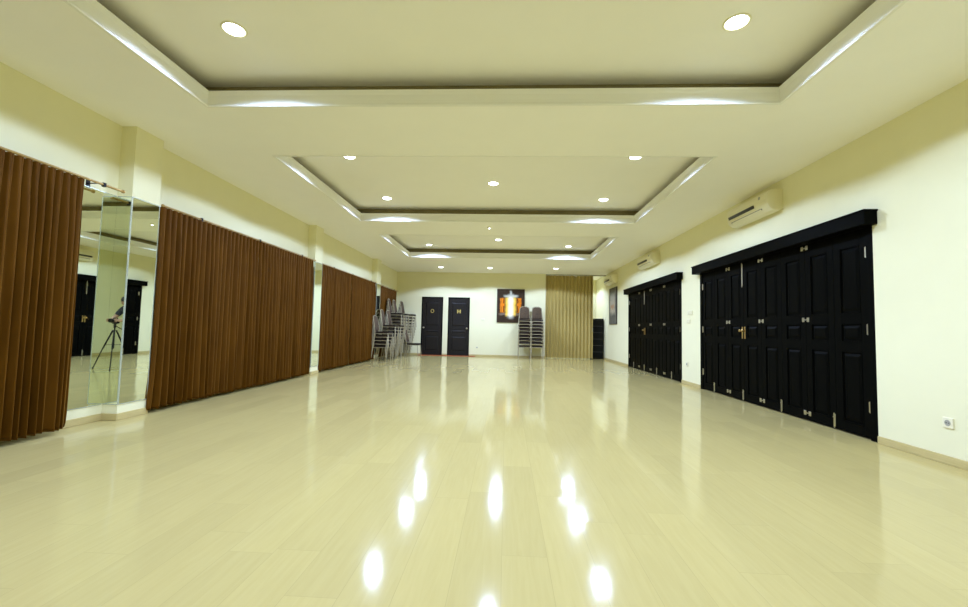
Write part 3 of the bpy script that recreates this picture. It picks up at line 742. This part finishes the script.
def skin_mesh(name, joints, edges, mat, parent, root_i=0, sub=2):
    me = bpy.data.meshes.new(name); me.from_pydata([j[0] for j in joints], edges, []); me.materials.append(M[mat])
    o = bpy.data.objects.new(name, me); COL.objects.link(o); o.parent = parent
    o.modifiers.new('skin', 'SKIN').use_smooth_shade = True
    for i, j in enumerate(joints):
        r = j[1]; me.skin_vertices[0].data[i].radius = (r, r) if not isinstance(r, tuple) else r
        me.skin_vertices[0].data[i].use_root = (i == root_i)
    s_ = o.modifiers.new('smooth', 'SUBSURF'); s_.levels = sub; s_.render_levels = sub
    return o
PX, PY = 0.0, -0.78
rt = thing('person', 'person in dark clothes bending to the camera on the tripod, seen in the corner mirror', 'person', (PX, PY, 0)); rt.scale = (1, 1, 1.02)
J = [((0, 0, 0.90), 0.125), ((0, 0.08, 1.02), 0.12), ((0, 0.20, 1.16), 0.135), ((0, 0.28, 1.25), 0.11), ((0, 0.335, 1.30), 0.055), ((0, 0.38, 1.345), 0.06),
     ((0, 0.41, 1.38), 0.085), ((0, 0.425, 1.435), 0.075),
     # legs
     ((-0.10, -0.01, 0.84), 0.095), ((-0.12, 0.06, 0.48), 0.058), ((-0.13, -0.02, 0.09), 0.040), ((-0.14, 0.06, 0.035), 0.036), ((-0.145, 0.15, 0.028), 0.028),
     ((0.10, -0.01, 0.84), 0.095), ((0.12, 0.06, 0.48), 0.058), ((0.13, -0.02, 0.09), 0.040), ((0.14, 0.06, 0.035), 0.036), ((0.145, 0.15, 0.028), 0.028),
     # arms
     ((-0.19, 0.26, 1.22), 0.055), ((-0.27, 0.38, 1.03), 0.042), ((-0.11, 0.55, 0.98), 0.029), ((-0.05, 0.60, 0.985), 0.030),
     ((0.19, 0.26, 1.22), 0.055), ((0.29, 0.36, 1.02), 0.042), ((0.19, 0.54, 0.98), 0.029), ((0.165, 0.60, 0.985), 0.030)]
E = [(0, 1), (1, 2), (2, 3), (3, 4), (4, 5), (5, 6), (6, 7), (0, 8), (8, 9), (9, 10), (10, 11), (11, 12), (0, 13), (13, 14), (14, 15), (15, 16), (16, 17),
     (3, 18), (18, 19), (19, 20), (20, 21), (3, 22), (22, 23), (23, 24), (24, 25)]
for hb, sx in ((21, 1), (25, -1)):                      # fingers and thumb, curled towards the camera body
    hx, hy, hz = J[hb][0]
    for q in range(4):
        i0 = len(J); dz = 0.024-0.016*q; ln = (0.9, 1.0, 0.95, 0.75)[q]
        J.append(((hx+sx*0.006, hy+0.035, hz+dz), 0.0095)); J.append(((hx+sx*0.018, hy+0.035+0.032*ln, hz+dz*1.1), 0.0085)); J.append(((hx+sx*0.036*ln, hy+0.035+0.045*ln, hz+dz*1.1-0.004), 0.0075))
        E += [(hb, i0), (i0, i0+1), (i0+1, i0+2)]
    i0 = len(J)
    J.append(((hx+sx*0.022, hy+0.008, hz+0.022), 0.011)); J.append(((hx+sx*0.036, hy+0.028, hz+0.034), 0.009)); E += [(hb, i0), (i0, i0+1)]
skin_mesh('body', J, E, 'skin', rt)
S = [((0, 0, 0.90), 0.135), ((0, 0.08, 1.02), 0.132), ((0, 0.20, 1.16), 0.147), ((0, 0.28, 1.25), 0.12), ((0, 0.32, 1.285), 0.072),
     ((-0.19, 0.26, 1.22), 0.066), ((-0.245, 0.345, 1.09), 0.055), ((0.19, 0.26, 1.22), 0.066), ((0.26, 0.335, 1.08), 0.055)]
skin_mesh('shirt', S, [(0, 1), (1, 2), (2, 3), (3, 4), (3, 5), (5, 6), (3, 7), (7, 8)], 'shirt', rt)
P = [((0, 0, 0.91), 0.138), ((-0.10, -0.01, 0.82), 0.108), ((-0.12, 0.06, 0.48), 0.074), ((-0.13, -0.02, 0.10), 0.060), ((0.10, -0.01, 0.82), 0.108), ((0.12, 0.06, 0.48), 0.074), ((0.13, -0.02, 0.10), 0.060)]
skin_mesh('trousers', P, [(0, 1), (1, 2), (2, 3), (0, 4), (4, 5), (5, 6)], 'jeans', rt)
for sx in (-1, 1):
    skin_mesh('shoe', [((sx*0.13, -0.05, 0.05), 0.046), ((sx*0.138, 0.06, 0.045), 0.044), ((sx*0.146, 0.17, 0.036), 0.034)], [(0, 1), (1, 2)], 'dark_rubber', rt)
hd = MB(); hd.ellipsoid((0, 0.395, 1.415), (0.088, 0.098, 0.082), 20, 14); hd.ellipsoid((0, 0.345, 1.37), (0.086, 0.07, 0.085), 16, 12)
hd.build('hair', 'hair', rt, 60)
f = MB()
f.ellipsoid((0, 0.492, 1.352), (0.014, 0.020, 0.020), 10, 8)
for sx in (-1, 1): f.ellipsoid((sx*0.084, 0.40, 1.36), (0.014, 0.022, 0.030), 10, 8)
f.build('nose_and_ears', 'skin', rt, 60)
f = MB()
for sx in (-1, 1): f.ellipsoid((sx*0.030, 0.476, 1.382), (0.012, 0.009, 0.007), 8, 6)
f.build('eyes', 'hair', rt, 60)
MB().ellipsoid((0, 0.468, 1.318), (0.022, 0.010, 0.006), 8, 6).build('mouth', 'red', rt, 60)

# ------------------------------------------------------------------ world, camera, view
wd = bpy.data.worlds.new('world'); scene.world = wd; wd.use_nodes = True
wd.node_tree.nodes['Background'].inputs[0].default_value = (0.05, 0.05, 0.05, 1); wd.node_tree.nodes['Background'].inputs[1].default_value = 0.2
cd = bpy.data.cameras.new('view_camera'); co = bpy.data.objects.new('view_camera', cd); COL.objects.link(co)
cd.sensor_fit = 'HORIZONTAL'; cd.sensor_width = 36.0; cd.lens = 431.56/968*36.0; cd.clip_start = 0.01; cd.clip_end = 200
co.matrix_world = Matrix.Translation(CAM) @ rotm.to_4x4()
scene.camera = co
vs = scene.view_settings; vs.view_transform = 'Standard'; vs.look = 'None'; vs.gamma = 1.0; vs.exposure = 0.0; vs.use_curve_mapping = False
cy = scene.cycles
cy.max_bounces = 14; cy.diffuse_bounces = 8; cy.glossy_bounces = 6; cy.use_denoising = True; cy.sample_clamp_indirect = 6.0
